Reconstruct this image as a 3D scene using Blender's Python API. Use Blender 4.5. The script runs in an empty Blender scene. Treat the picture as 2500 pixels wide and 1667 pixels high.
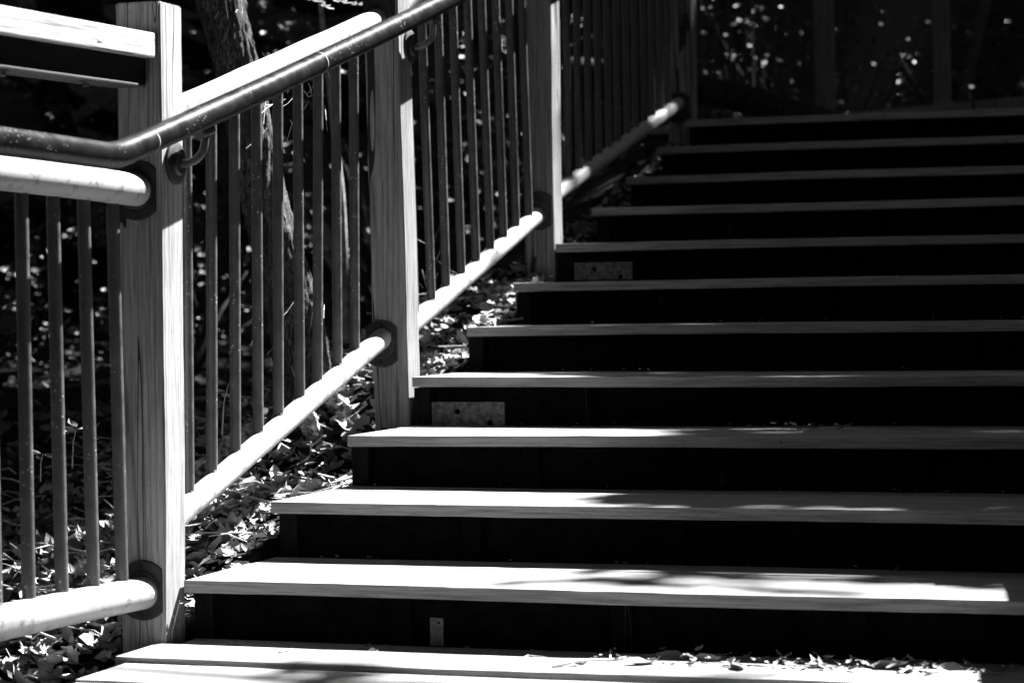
import bpy, bmesh, math, random
import numpy as np
from mathutils import Vector, Matrix, Euler
random.seed(7); RNG = np.random.default_rng(7)
scn = bpy.context.scene
COL = scn.collection

# ------------------------------------------------------------------ camera
cam_d = bpy.data.cameras.new("camera"); cam = bpy.data.objects.new("camera", cam_d); COL.objects.link(cam)
right = Vector((0.95279469, 0.30331037, -0.01360484)); up = Vector((0.00810916, 0.01937116, 0.99977948))
fwd = Vector((-0.30350702, 0.9526949, -0.01599715))
m = Matrix((right, up, -fwd)).transposed().to_4x4(); m.translation = Vector((2.14163, -4.48517, 0.68864))
cam.matrix_world = m
cam_d.sensor_width = 36; cam_d.lens = 5830.13 / 2500 * 36; cam_d.clip_start = 0.05; cam_d.clip_end = 400
cam_d.dof.use_dof = True; cam_d.dof.focus_distance = 5.35; cam_d.dof.aperture_fstop = 5.0; cam_d.dof.aperture_blades = 0
scn.camera = cam

# ------------------------------------------------------------------ light
S = Vector((1, 1.83, 2.66)).normalized()
SUN_EL = math.asin(S.z); SUN_AZ = math.atan2(S.x, S.y)
w = bpy.data.worlds.new("World"); scn.world = w; w.use_nodes = True
nt = w.node_tree; nt.nodes.clear()
sky = nt.nodes.new("ShaderNodeTexSky"); sky.sky_type = 'NISHITA'; sky.sun_disc = False
sky.sun_elevation = SUN_EL; sky.sun_rotation = SUN_AZ
hs = nt.nodes.new("ShaderNodeRGBToBW"); bg = nt.nodes.new("ShaderNodeBackground"); bg.inputs[1].default_value = 0.05
wo = nt.nodes.new("ShaderNodeOutputWorld")
nt.links.new(sky.outputs[0], hs.inputs[0]); nt.links.new(hs.outputs[0], bg.inputs[0]); nt.links.new(bg.outputs[0], wo.inputs[0])
sl = bpy.data.lights.new("sun", 'SUN'); sl.energy = 5.0; sl.angle = math.radians(0.5); sl.color = (1, 1, 1)
sun = bpy.data.objects.new("sun", sl); COL.objects.link(sun)
sun.rotation_euler = (-S).to_track_quat('-Z', 'Y').to_euler(); sun.location = S * 30
vs = scn.view_settings; vs.view_transform = 'Standard'; vs.look = 'None'; vs.gamma = 1; vs.use_curve_mapping = False
vs.exposure = 2.85
scn.cycles.max_bounces = 6; scn.cycles.diffuse_bounces = 4

# ------------------------------------------------------------------ constants
RISE, RUN = 0.125, 0.44904
def stair_z(y): return 0.125 + 0.2784 * y

# ------------------------------------------------------------------ materials
def mat(name, build):
    mt = bpy.data.materials.new(name); mt.use_nodes = True
    n = mt.node_tree.nodes; l = mt.node_tree.links
    n.clear(); out = n.new("ShaderNodeOutputMaterial"); b = n.new("ShaderNodeBsdfPrincipled")
    l.new(b.outputs[0], out.inputs[0]); build(n, l, b); return mt
def N(n, t, **k):
    x = n.new(t)
    for a, v in k.items():
        if a.startswith('i_'):
            key = a[2:].replace('_', ' ')
            x.inputs[int(key) if key.isdigit() else key].default_value = v
        else: setattr(x, a, v)
    return x
def ramp(n, l, src, pts):
    r = n.new("ShaderNodeValToRGB"); e = r.color_ramp.elements
    while len(e) < len(pts): e.new(0.5)
    for q, (p, c) in zip(e, pts): q.position = p; q.color = (c, c, c, 1)
    l.new(src, r.inputs[0]); return r.outputs[0]
def mathn(n, l, op, a, b=None, c=None, clamp=False):
    x = n.new("ShaderNodeMath"); x.operation = op; x.use_clamp = clamp
    for i, v in enumerate((a, b, c)):
        if v is None: continue
        if isinstance(v, (int, float)): x.inputs[i].default_value = v
        else: l.new(v, x.inputs[i])
    return x.outputs[0]
def mixc(n, l, f, a, b, mode='MIX'):
    x = n.new("ShaderNodeMix"); x.data_type = 'RGBA'; x.blend_type = mode
    for i, v in ((0, f), (6, a), (7, b)):
        if isinstance(v, (int, float)): x.inputs[i].default_value = v if i == 0 else (v, v, v, 1)
        else: l.new(v, x.inputs[i])
    return x.outputs[2]
def objcoord(n, l, scale=(1, 1, 1), rnd=7.0):
    tc = n.new("ShaderNodeTexCoord"); oi = n.new("ShaderNodeObjectInfo")
    r = mathn(n, l, 'MULTIPLY', oi.outputs['Random'], rnd)
    cb = n.new("ShaderNodeCombineXYZ")
    for i in range(3): l.new(r, cb.inputs[i])
    ad = n.new("ShaderNodeVectorMath"); ad.operation = 'MULTIPLY_ADD'
    l.new(tc.outputs['Object'], ad.inputs[0]); ad.inputs[1].default_value = scale; l.new(cb.outputs[0], ad.inputs[2])
    return ad.outputs[0]
def wood(name, base, dark, axis, rings=38.0, crack=0.5, rough=0.75, spec=0.25):
    def b(n, l, p):
        sc = [1, 1, 1]; sc[axis] = 0.045
        v = objcoord(n, l, tuple(sc), 3.0)
        nw = N(n, "ShaderNodeTexNoise", i_Scale=5.0, i_Detail=2.0, i_Roughness=0.5); l.new(v, nw.inputs[0])
        vw = N(n, "ShaderNodeVectorMath", operation='MULTIPLY_ADD'); l.new(nw.outputs[1], vw.inputs[0]); vw.inputs[1].default_value = (.30, .30, .30); l.new(v, vw.inputs[2])
        kc = [1, 1, 1]; kc[axis] = 0.42
        kv = N(n, "ShaderNodeTexVoronoi", i_Scale=3.1); l.new(objcoord(n, l, tuple(kc), 5.0), kv.inputs[0])
        k1 = ramp(n, l, kv.outputs[0], [(0.0, 1.0), (0.05, 0.75), (0.22, 0.0)]); k0 = ramp(n, l, kv.outputs[0], [(0.03, 1.0), (0.055, 0.0)])
        ka = N(n, "ShaderNodeVectorMath", operation='MULTIPLY_ADD'); kk = n.new("ShaderNodeCombineXYZ")
        for i in range(3): l.new(k1, kk.inputs[i])
        l.new(kk.outputs[0], ka.inputs[0]); ka.inputs[1].default_value = (.13, .11, .12); l.new(vw.outputs[0], ka.inputs[2]); vw = ka
        wv = N(n, "ShaderNodeTexWave", wave_type='RINGS', rings_direction='XYZ'[axis], wave_profile='SAW', i_Scale=rings, i_Distortion=1.2, i_Detail=3.0, i_Detail_Scale=1.6)
        wv.inputs['Detail Roughness'].default_value = 0.7; l.new(vw.outputs[0], wv.inputs[0])
        n2 = N(n, "ShaderNodeTexNoise", i_Scale=14.0, i_Detail=2.0); l.new(v, n2.inputs[0])
        g0 = ramp(n, l, wv.outputs[1], [(0.0, 0.15), (0.16, 0.8), (0.55, 1.0), (0.9, 0.55), (1.0, 0.1)])
        g = mixc(n, l, ramp(n, l, n2.outputs[0], [(0.35, 0.15), (0.6, 0.85)]), g0, 0.9)
        s2 = [60, 60, 60]; s2[axis] = 2.2
        nf = N(n, "ShaderNodeTexNoise", i_Scale=3.0, i_Detail=4.0, i_Roughness=0.7); l.new(objcoord(n, l, tuple(s2)), nf.inputs[0])
        s3 = [9, 9, 9]; s3[axis] = 1.3
        nb = N(n, "ShaderNodeTexNoise", i_Scale=1.0, i_Detail=3.0); l.new(objcoord(n, l, tuple(s3)), nb.inputs[0])
        c = mixc(n, l, g, dark, base)
        c = mixc(n, l, 0.6, c, ramp(n, l, nf.outputs[0], [(0.36, 0.25), (0.56, 1.0)]), 'MULTIPLY')
        c = mixc(n, l, 0.5, c, ramp(n, l, nb.outputs[0], [(0.3, 0.55), (0.65, 1.0)]), 'MULTIPLY')
        c = mixc(n, l, mathn(n, l, 'MULTIPLY', k0, 0.75), c, dark * 0.25)
        # drying cracks: narrow contour lines of a long stretched noise
        s4 = [14, 14, 14]; s4[axis] = 0.7
        nc = N(n, "ShaderNodeTexNoise", i_Scale=1.0, i_Detail=2.0, i_Roughness=0.55); l.new(objcoord(n, l, tuple(s4), 11.0), nc.inputs[0])
        d = mathn(n, l, 'ABSOLUTE', mathn(n, l, 'SUBTRACT', nc.outputs[0], 0.5))
        wd = mathn(n, l, 'MULTIPLY', ramp(n, l, nb.outputs[0], [(0.45, 0.0), (0.62, 1.0)]), 0.008 * crack + 1e-5)
        ck = mathn(n, l, 'LESS_THAN', d, wd)
        c = mixc(n, l, ck, c, 0.02)
        # speckle of nail holes and dirt
        vo = N(n, "ShaderNodeTexVoronoi", i_Scale=34.0); l.new(objcoord(n, l), vo.inputs[0])
        sp = ramp(n, l, vo.outputs[0], [(0.03, 0.25), (0.07, 1.0)])
        c = mixc(n, l, 0.8, c, sp, 'MULTIPLY')
        l.new(c, p.inputs['Base Color']); p.inputs['Roughness'].default_value = rough; p.inputs['Specular IOR Level'].default_value = spec
        bp = N(n, "ShaderNodeBump", i_Strength=0.35, i_Distance=0.002)
        h = mathn(n, l, 'SUBTRACT', mathn(n, l, 'ADD', g, nf.outputs[0]), mathn(n, l, 'MULTIPLY', ck, 3.0))
        l.new(h, bp.inputs['Height']); l.new(bp.outputs[0], p.inputs['Normal'])
    return mat(name, b)
def metal_paint(name, lo, hi, rough, scale=18.0, spec=0.5, speck=0.0, bump=0.25, lo_pos=(0.38, 0.6)):
    def b(n, l, p):
        v = objcoord(n, l)
        a = N(n, "ShaderNodeTexNoise", i_Scale=scale, i_Detail=6.0, i_Roughness=0.65); l.new(v, a.inputs[0])
        a2 = N(n, "ShaderNodeTexNoise", i_Scale=scale * 9, i_Detail=3.0); l.new(v, a2.inputs[0])
        c = mixc(n, l, ramp(n, l, a.outputs[0], [(lo_pos[0], 0.0), (lo_pos[1], 1.0)]), lo, hi)
        c = mixc(n, l, 0.35, c, ramp(n, l, a2.outputs[0], [(0.35, 0.5), (0.6, 1.0)]), 'MULTIPLY')
        if speck:
            vo = N(n, "ShaderNodeTexVoronoi", i_Scale=95.0); l.new(v, vo.inputs[0])
            vm = N(n, "ShaderNodeTexNoise", i_Scale=7.0, i_Detail=2.0); l.new(v, vm.inputs[0])
            f = mathn(n, l, 'MULTIPLY', ramp(n, l, vo.outputs[0], [(0.12, 1.0), (0.22, 0.0)]), ramp(n, l, vm.outputs[0], [(0.52, 0.0), (0.62, 1.0)]))
            c = mixc(n, l, f, c, speck)
        l.new(c, p.inputs['Base Color'])
        l.new(ramp(n, l, a.outputs[0], [(0.3, rough * 0.75), (0.7, min(1, rough * 1.25))]), p.inputs['Roughness'])
        p.inputs['Specular IOR Level'].default_value = spec
        bp = N(n, "ShaderNodeBump", i_Strength=bump, i_Distance=0.001); l.new(a2.outputs[0], bp.inputs['Height']); l.new(bp.outputs[0], p.inputs['Normal'])
    return mat(name, b)
def simple(name, lo, hi, scale=20.0, rough=0.8, spec=0.3, bump=0.0, detail=4.0):
    def b(n, l, p):
        a = N(n, "ShaderNodeTexNoise", i_Scale=scale, i_Detail=detail); l.new(objcoord(n, l), a.inputs[0])
        l.new(mixc(n, l, ramp(n, l, a.outputs[0], [(0.35, 0.0), (0.65, 1.0)]), lo, hi), p.inputs['Base Color'])
        p.inputs['Roughness'].default_value = rough; p.inputs['Specular IOR Level'].default_value = spec
        if bump:
            bp = N(n, "ShaderNodeBump", i_Strength=bump, i_Distance=0.01); l.new(a.outputs[0], bp.inputs['Height']); l.new(bp.outputs[0], p.inputs['Normal'])
    return mat(name, b)
def leafmat(name, lo, hi, rough=0.45):
    def b(n, l, p):
        g = n.new("ShaderNodeNewGeometry")
        l.new(ramp(n, l, g.outputs['Random Per Island'], [(0.0, lo), (1.0, hi)]), p.inputs['Base Color'])
        p.inputs['Roughness'].default_value = rough; p.inputs['Specular IOR Level'].default_value = 0.4
    return mat(name, b)
def barkmat(name, lo, hi):
    def b(n, l, p):
        v = objcoord(n, l, (1, 1, 0.16))
        vo = N(n, "ShaderNodeTexVoronoi", i_Scale=120.0, feature='DISTANCE_TO_EDGE')
        ns = N(n, "ShaderNodeTexNoise", i_Scale=40.0, i_Detail=5.0, i_Roughness=0.7); l.new(v, ns.inputs[0])
        wv = mixc(n, l, 0.07, v, ns.outputs[1], 'ADD'); l.new(wv, vo.inputs[0])
        h = ramp(n, l, vo.outputs[0], [(0.0, 0.0), (0.14, 1.0)])
        hh = mathn(n, l, 'ADD', h, ns.outputs[0])
        c = mixc(n, l, h, lo, hi); c = mixc(n, l, 0.85, c, ramp(n, l, ns.outputs[0], [(0.38, 0.15), (0.62, 1.0)]), 'MULTIPLY'); l.new(c, p.inputs['Base Color'])
        p.inputs['Roughness'].default_value = 0.9; p.inputs['Specular IOR Level'].default_value = 0.1
        bp = N(n, "ShaderNodeBump", i_Strength=0.9, i_Distance=0.006); l.new(hh, bp.inputs['Height']); l.new(bp.outputs[0], p.inputs['Normal'])
    return mat(name, b)

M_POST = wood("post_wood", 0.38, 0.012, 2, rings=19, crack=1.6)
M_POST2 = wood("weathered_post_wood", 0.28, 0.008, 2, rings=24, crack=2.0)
M_POST_SHADE = wood("shaded_post_wood", 0.13, 0.03, 2, rings=30, crack=0.8)  # post wood darkened to stand in for dim light beyond the stairs
M_TREAD = wood("tread_wood", 0.30, 0.19, 0, rings=15, crack=0.25)
M_BEAM = wood("beam_wood", 0.42, 0.33, 1, rings=14, crack=3.0)
M_DARKWOOD = wood("near_black_wood", 0.012, 0.006, 2, rings=30, crack=0.4, rough=0.95, spec=0.04)  # near-black wood for the outer stringer and joists
M_RISER = simple("riser_shade_black", 0.002, 0.005, 30, 0.95, spec=0.02)  # near-black stands in for deep shade under the treads
M_RAIL = metal_paint("galvanised_pipe", 0.12, 0.32, 0.5, 34.0, 0.35, speck=0.12, lo_pos=(0.30, 0.46))
M_BAL = metal_paint("baluster_metal", 0.03, 0.048, 0.46, 30.0, 1.0, speck=0.4)
M_HAND = metal_paint("handrail_metal", 0.005, 0.009, 0.36, 20.0, 0.08, speck=0.22, bump=0.1)
M_ARM = metal_paint("bracket_metal", 0.03, 0.07, 0.5, 40.0, 0.4)
M_FLANGE = metal_paint("flange_metal", 0.014, 0.035, 0.6, 24.0, 0.3, speck=0.10)
M_PLATE = metal_paint("zinc_plate", 0.03, 0.15, 0.55, 60.0, 0.4)
M_SOIL = simple("soil", 0.006, 0.022, 9, 0.95, spec=0.05, bump=0.8, detail=8)
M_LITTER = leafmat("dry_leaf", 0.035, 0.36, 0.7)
M_LEAF_SHADE = leafmat("shaded_leaf", 0.03, 0.10, 0.5)  # darker copy of the dry leaf, forest shade put into its colour
M_GREEN = leafmat("green_leaf", 0.05, 0.16, 0.4)
M_GREEN2 = leafmat("shrub_leaf", 0.03, 0.11, 0.55)
M_CANOPY = leafmat("canopy_leaf", 0.02, 0.06, 0.6)
M_BARK = barkmat("bark", 0.004, 0.17)
M_BARK2 = barkmat("dark_bark", 0.02, 0.06)
M_MOSS = simple("root_bark", 0.03, 0.6, 60, 0.9, bump=1.0, detail=8)
M_TWIG = simple("twig_wood", 0.25, 0.5, 30, 0.8)
M_WEB = simple("cobweb_strand", 0.5, 0.7, 30, 0.5)

# ------------------------------------------------------------------ mesh helpers
def finish(name, bm, mt, parent=None, smooth=False, loc=None):
    me = bpy.data.meshes.new(name); bm.normal_update(); bm.to_mesh(me); bm.free()
    if smooth:
        for p in me.polygons: p.use_smooth = True
        try: me.set_sharp_from_angle(angle=math.radians(40))
        except Exception: pass
    me.materials.append(mt)
    o = bpy.data.objects.new(name, me); COL.objects.link(o)
    if parent: o.parent = parent
    return o
def tag(o, label, cat, group=None, kind=None):
    if label: o['label'] = label
    if cat: o['category'] = cat
    if group: o['group'] = group
    if kind: o['kind'] = kind
    return o
def thing(name, label, cat, group=None, loc=(0, 0, 0)):
    o = bpy.data.objects.new(name, None); COL.objects.link(o); o.location = (0, 0, 0); o.empty_display_size = 0.1
    return tag(o, label, cat, group)
def box(bm, x0, x1, y0, y1, z0, z1, bev=0.0):
    v = [bm.verts.new((x, y, z)) for z in (z0, z1) for y in (y0, y1) for x in (x0, x1)]
    f = [bm.faces.new([v[i] for i in q]) for q in ((0, 2, 3, 1), (4, 5, 7, 6), (0, 1, 5, 4), (2, 6, 7, 3), (0, 4, 6, 2), (1, 3, 7, 5))]
    if bev:
        bmesh.ops.bevel(bm, geom=list({e for q in f for e in q.edges}), offset=bev, segments=2, affect='EDGES', profile=0.6)
def tube(bm, pts, r, seg=14, caps=True, closed=False):
    pts = [Vector(p) for p in pts]; rings = []
    rr = r if isinstance(r, (list, tuple)) else [r] * len(pts)
    ref = None
    for i, p in enumerate(pts):
        a = pts[max(0, i - 1)]; b = pts[min(len(pts) - 1, i + 1)]
        d = (b - a).normalized()
        if ref is None: ref = Vector((1, 0, 0)) if abs(d.x) < 0.9 else Vector((0, 0, 1))
        u = (ref - d * ref.dot(d)).normalized(); v = d.cross(u); ref = u
        rings.append([bm.verts.new(p + (u * math.cos(t) + v * math.sin(t)) * rr[i]) for t in [2 * math.pi * k / seg for k in range(seg)]])
    for a, b in zip(rings, rings[1:]):
        for k in range(seg): bm.faces.new((a[k], a[(k + 1) % seg], b[(k + 1) % seg], b[k]))
    if caps:
        bm.faces.new(rings[0][::-1]); bm.faces.new(rings[-1])
def smooth_path(pts, n=6):
    P = [Vector(p) for p in pts]; out = []
    for i in range(len(P) - 1):
        p0 = P[max(0, i - 1)]; p1 = P[i]; p2 = P[i + 1]; p3 = P[min(len(P) - 1, i + 2)]
        for k in range(n):
            t = k / n
            out.append(0.5 * ((2 * p1) + (p2 - p0) * t + (2 * p0 - 5 * p1 + 4 * p2 - p3) * t * t + (3 * p1 - p0 - 3 * p2 + p3) * t ** 3))
    out.append(P[-1]); return out
def mass(name, tv, tf, mats, mt, parent=None):
    """many copies of one small shape joined in one mesh. tv: (n,3), tf: list of faces, mats: (N,3,4)"""
    Nn = len(mats); tv = np.asarray(tv, float); n = len(tv)
    V = np.einsum('nij,kj->nki', mats[:, :, :3], tv) + mats[:, None, :, 3]
    V = V.reshape(-1, 3)
    fl = np.array([len(f) for f in tf]); idx = np.concatenate([np.array(f) for f in tf])
    loops = (idx[None, :] + (np.arange(Nn) * n)[:, None]).reshape(-1)
    tot = np.tile(fl, Nn); start = np.concatenate([[0], np.cumsum(tot)[:-1]])
    me = bpy.data.meshes.new(name); me.vertices.add(len(V)); me.vertices.foreach_set('co', V.astype(np.float32).ravel())
    me.loops.add(len(loops)); me.loops.foreach_set('vertex_index', loops.astype(np.int32))
    me.polygons.add(len(tot)); me.polygons.foreach_set('loop_start', start.astype(np.int32)); me.polygons.foreach_set('loop_total', tot.astype(np.int32))
    me.update(calc_edges=True); me.validate(); me.materials.append(mt)
    o = bpy.data.objects.new(name, me); COL.objects.link(o)
    if parent: o.parent = parent
    return o
def xforms(pos, nrm_tilt, size, base_n=None, stretch=None):
    """random rotation matrices: pos (N,3); nrm_tilt sigma of tilt; size (N,)"""
    Nn = len(pos); az = RNG.uniform(0, 2 * np.pi, Nn)
    n = np.tile(np.array(base_n if base_n is not None else (0, 0, 1.0)), (Nn, 1)) + RNG.normal(0, nrm_tilt, (Nn, 3))
    n /= np.linalg.norm(n, axis=1)[:, None]
    r = np.stack([np.cos(az), np.sin(az), RNG.normal(0, .1, Nn)], 1)
    u = r - n * (r * n).sum(1)[:, None]; u /= np.linalg.norm(u, axis=1)[:, None]
    v = np.cross(n, u)
    Mx = np.zeros((Nn, 3, 4)); Mx[:, :, 0] = u * size[:, None]; Mx[:, :, 1] = v * size[:, None]; Mx[:, :, 2] = n * size[:, None]; Mx[:, :, 3] = pos
    return Mx
# leaf templates (unit length along x)
LEAF_CURL = ([(-.5, 0, .10), (-.25, .17, .14), (-.25, -.17, .07), (0, .21, .17), (0, 0, .0), (0, -.22, .12), (.28, .14, .10), (.28, -.14, .15), (.5, .03, .24), (-.22, 0, .02), (.26, 0, .03)],
             [(0, 9, 1), (0, 2, 9), (1, 9, 4, 3), (2, 5, 4, 9), (3, 4, 10, 6), (5, 7, 10, 4), (6, 10, 8), (7, 8, 10)])
LEAF_LOBE = ([(-.5, 0, 0), (-.3, .12, .05), (-.22, .34, .12), (-.08, .14, .02), (.1, .38, .10), (.16, .13, .0), (.34, .22, .06), (.5, 0, .12),
              (.34, -.22, .10), (.16, -.13, .0), (.1, -.38, .16), (-.08, -.14, .02), (-.22, -.34, .08), (-.3, -.12, .05), (0, 0, -.02)],
             [(0, 14, 1), (1, 14, 2), (2, 14, 3), (3, 14, 4), (4, 14, 5), (5, 14, 6), (6, 14, 7), (7, 14, 8), (8, 14, 9), (9, 14, 10), (10, 14, 11), (11, 14, 12), (12, 14, 13), (13, 14, 0)])
LEAF_FLAT = ([(-.5, 0, 0), (-.1, .24, .05), (.5, 0, .02), (-.1, -.24, .05)], [(0, 3, 2), (0, 2, 1)])

# ------------------------------------------------------------------ terrain
def sm(a, b, x):
    t = np.clip((x - a) / (b - a), 0, 1); return t * t * (3 - 2 * t)
def vnoise(x, y, s, k=0):
    x = np.asarray(x, float) / s + 31.7 * k; y = np.asarray(y, float) / s + 17.3 * k
    return (np.sin(x * 1.7 + 1.3 * np.sin(y * 1.1)) + np.sin(y * 2.1 + 1.7 * np.sin(x * 0.9)) + np.sin((x + y) * 1.3 + 2.0 * np.sin((x - y) * .7))) / 3
def ground(x, y):
    x = np.asarray(x, float); y = np.asarray(y, float)
    near = np.where(y < 4.6, 0.2784 * np.clip(y, -0.15, 4.6) + 0.01, 1.31)
    near = near - 0.11 * np.exp(-((y - 1.22) / .30) ** 2)
    near = near - 0.16 * (1 - sm(-.45, 0.0, y))
    gully = -0.17 + 0.42 * sm(.1, 2.3, y) + 0.03 * np.clip(y - 2, 0, 9)
    t = 1 - sm(-1.3, -0.15, x)
    g = near * (1 - t) + gully * t
    tr = sm(-0.02, 0.03, x); g = g - 0.26 * tr * (1 - sm(4.3, 4.5, y)) - 0.15 * tr * sm(4.3, 4.5, y)
    g = g + 0.55 * np.clip(y - 11.5, 0, 40) * sm(11, 13, y)
    amp = 0.02 + 0.10 * sm(1.0, 4.0, -x) 
    return g + amp * vnoise(x, y, .45) + 0.012 * vnoise(x, y, .12, 3)
xs = np.unique(np.concatenate([np.linspace(-.06, .06, 13), np.linspace(-60, -6, 28), np.linspace(-6, -1.6, 60), np.linspace(-1.6, .3, 64), np.linspace(.3, 4, 20), np.linspace(4, 60, 28)]))
ys = np.unique(np.concatenate([np.linspace(-40, -3, 24), np.linspace(-3, -.8, 24), np.linspace(-.8, 2.6, 110), np.linspace(2.6, 9, 64), np.linspace(9, 70, 50)]))
X, Y = np.meshgrid(xs, ys); Z = ground(X, Y)
me = bpy.data.meshes.new("ground"); nx, ny = len(xs), len(ys)
vv = np.stack([X.ravel(), Y.ravel(), Z.ravel()], 1)
ff = [(j * nx + i, j * nx + i + 1, (j + 1) * nx + i + 1, (j + 1) * nx + i) for j in range(ny - 1) for i in range(nx - 1)]
me.from_pydata(vv.tolist(), [], ff); me.materials.append(M_SOIL)
for p in me.polygons: p.use_smooth = True
g_o = bpy.data.objects.new("ground", me); COL.objects.link(g_o); tag(g_o, "dark forest floor rising beside the steps", None, kind='structure')

# ------------------------------------------------------------------ deck and staircase
deck = thing("landing_deck", "sunlit wooden landing at the foot of the stairs", "deck")
XR = 3.6
def board(name, x0, x1, y0, y1, zt, th, mt, parent, zt1=None, bev=0.0022):
    bm = bmesh.new(); box(bm, x0, x1, y0, y1, zt - th, zt, bev)
    bmesh.ops.subdivide_edges(bm, edges=[e for e in bm.edges if abs(e.verts[0].co.x - e.verts[1].co.x) > .5], cuts=54)
    z1 = zt if zt1 is None else zt1; ph = random.uniform(0, 6)
    for v in bm.verts:
        t = v.co.x / 1.6
        v.co.z += (z1 - zt) * t + 0.0009 * math.sin(v.co.x * 4.1 + ph) + random.uniform(-.0005, .0005); v.co.y += 0.0016 * math.sin(v.co.x * 3.3 + ph * 2) + random.uniform(-.0006, .0006)
    return finish(name, bm, mt, parent)
yy = [(-0.262, -0.080, 0.0055, -0.031), (-0.476, -0.270, -0.006, -0.006), (-0.690, -0.484, -0.008, 0.004), (-0.905, -0.699, -0.006, -0.01), (-1.12, -0.914, -0.004, 0.0), (-1.335, -1.129, -.005, 0)]
for y0, y1, zt, xl in yy: board("plank", xl, XR, y0, y1, zt, 0.026, M_TREAD, deck)
board("plank", 0.004, XR, -0.073, 0.035, 0.001, 0.026, M_TREAD, deck)
for k in range(7, 34):
    y1 = -1.344 - (k - 7) * 0.215; board("plank", random.uniform(-.01, .01), XR, y1 - .206, y1, -.005, .026, M_TREAD, deck)
for x in (0.06, 1.2, 2.4, 3.5):
    bm = bmesh.new(); box(bm, x, x + .04, -7.2, 0.02, -0.19, -0.034, .002); finish("joist", bm, M_DARKWOOD, deck)

st = thing("staircase", "broad shallow wooden staircase with pale tread boards over risers coloured black as shade", "staircase")
LX = {1: -.0068, 2: -.0036, 3: .005, 4: .0091, 5: .0091, 6: .0025, 7: .0011, 8: -.0038, 9: -.0061, 10: -.0078, 11: -.004}
LZ = {1: (.1258, .1252), 2: (.2508, .2494), 3: (.3742, .3757), 4: (.4998, .4979), 5: (.6242, .6252), 6: (.7494, .7499), 7: (.8732, .8730), 8: (1.0002, .9990), 9: (1.124, 1.1228), 10: (1.2543, 1.2528), 11: (1.3838, 1.3829)}
for k in range(1, 11):
    y0 = (k - 1) * RUN; z0, z1 = LZ[k]
    board("tread_board", LX[k], XR, y0, y0 + .326, z0, .026, M_TREAD, st, z1)
    board("tread_board", LX[k] + random.uniform(0, .008), XR, y0 + .334, y0 + .474, z0 - .001, .026, M_TREAD, st, z1 - .001)
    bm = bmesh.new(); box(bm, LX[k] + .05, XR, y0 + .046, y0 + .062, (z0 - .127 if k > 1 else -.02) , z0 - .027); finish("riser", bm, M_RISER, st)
# top landing boards
for j in range(11):
    y0 = 10 * RUN + j * .334; board("tread_board", -.004 if j == 0 else -.30, XR, y0, y0 + .326, 1.3835, .026, M_TREAD, st, 1.3826)
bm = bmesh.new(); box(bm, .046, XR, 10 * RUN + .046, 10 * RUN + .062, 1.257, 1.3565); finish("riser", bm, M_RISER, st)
# stringers: stepped boards
M_INNER = wood("inner_stringer_wood", 0.005, 0.003, 2, rings=30, crack=0.4, rough=0.95, spec=0.02)  # darker stringer copy, deeper shade put into its colour
def stringer(x):
    bm = bmesh.new(); pts = [(-0.0 + .030, -.03)]
    for k in range(1, 12):
        y0 = (k - 1) * RUN + .030; pts += [(y0, (k - 1) * RISE + (.0 if k > 1 else -.03)), (y0, k * RISE - .0285)]
        if k < 11: pts.append((k * RUN + .030, k * RISE - .0285))
    pts = [p for i, p in enumerate(pts) if i == 0 or p != pts[i - 1]]
    yl = 10 * RUN + .5
    pts += [(yl, 11 * RISE - .0285), (yl, 11 * RISE - .30), (.33, -.08)]
    clean = []
    for p in pts:
        if not clean or (abs(p[0] - clean[-1][0]) + abs(p[1] - clean[-1][1])) > 1e-4: clean.append(p)
    a = [bm.verts.new((x, p[0], p[1])) for p in clean]; b = [bm.verts.new((x + .042, p[0], p[1])) for p in clean]
    bm.faces.new(a[::-1]); bm.faces.new(b)
    for i in range(len(a)): j = (i + 1) % len(a); bm.faces.new((a[i], a[j], b[j], b[i]))
    bmesh.ops.triangulate(bm, faces=[f for f in bm.faces if len(f.verts) > 4]); bmesh.ops.recalc_face_normals(bm, faces=bm.faces)
    return finish("stringer", bm, M_DARKWOOD if x < .1 else M_INNER, st)
for x in (0.004, 0.44, .9, 1.36, 1.82, 2.3, 2.9, 3.5): stringer(x)
# zinc plates and bolts on the risers
def hexbolt(parent, x, y, z, r=.009, mt=None):
    bm = bmesh.new(); tube(bm, [(x, y, z), (x, y - .0015, z)], r * 1.5, 16); tube(bm, [(x, y - .0015, z), (x, y - .008, z)], r, 6)
    return finish("bolt", bm, mt or M_PLATE, parent)
for (x0, x1, za, zb, k) in ((.047, .248, .368, .434, 4), (.048, .238, .757, .813, 7), (.517, .546, 0.0, .058, 1)):
    yb = (k - 1) * RUN + .0455
    bm = bmesh.new(); box(bm, x0 + .001, x1, yb - .0045, yb, za + .001, zb, .0012)
    pl = finish("mounting_plate", bm, M_PLATE, st)
    if k > 1:
        for fx, fz in ((.78, .62), (.12, .38)): hexbolt(pl, x0 + (x1 - x0) * fx, yb - .0048, za + (zb - za) * fz)
        for fx, fz in ((.36, .62), (.80, .18)):
            bm = bmesh.new(); tube(bm, [(x0 + (x1 - x0) * fx, yb - .0048, za + (zb - za) * fz), (x0 + (x1 - x0) * fx, yb - .0053, za + (zb - za) * fz)], .0075, 14); finish("bolt_hole", bm, M_RISER, pl)
    else:
        bm = bmesh.new(); tube(bm, [(.537, yb - .0048, .048), (.537, yb - .0053, .048)], .003, 12); finish("bolt_hole", bm, M_RISER, pl)

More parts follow.
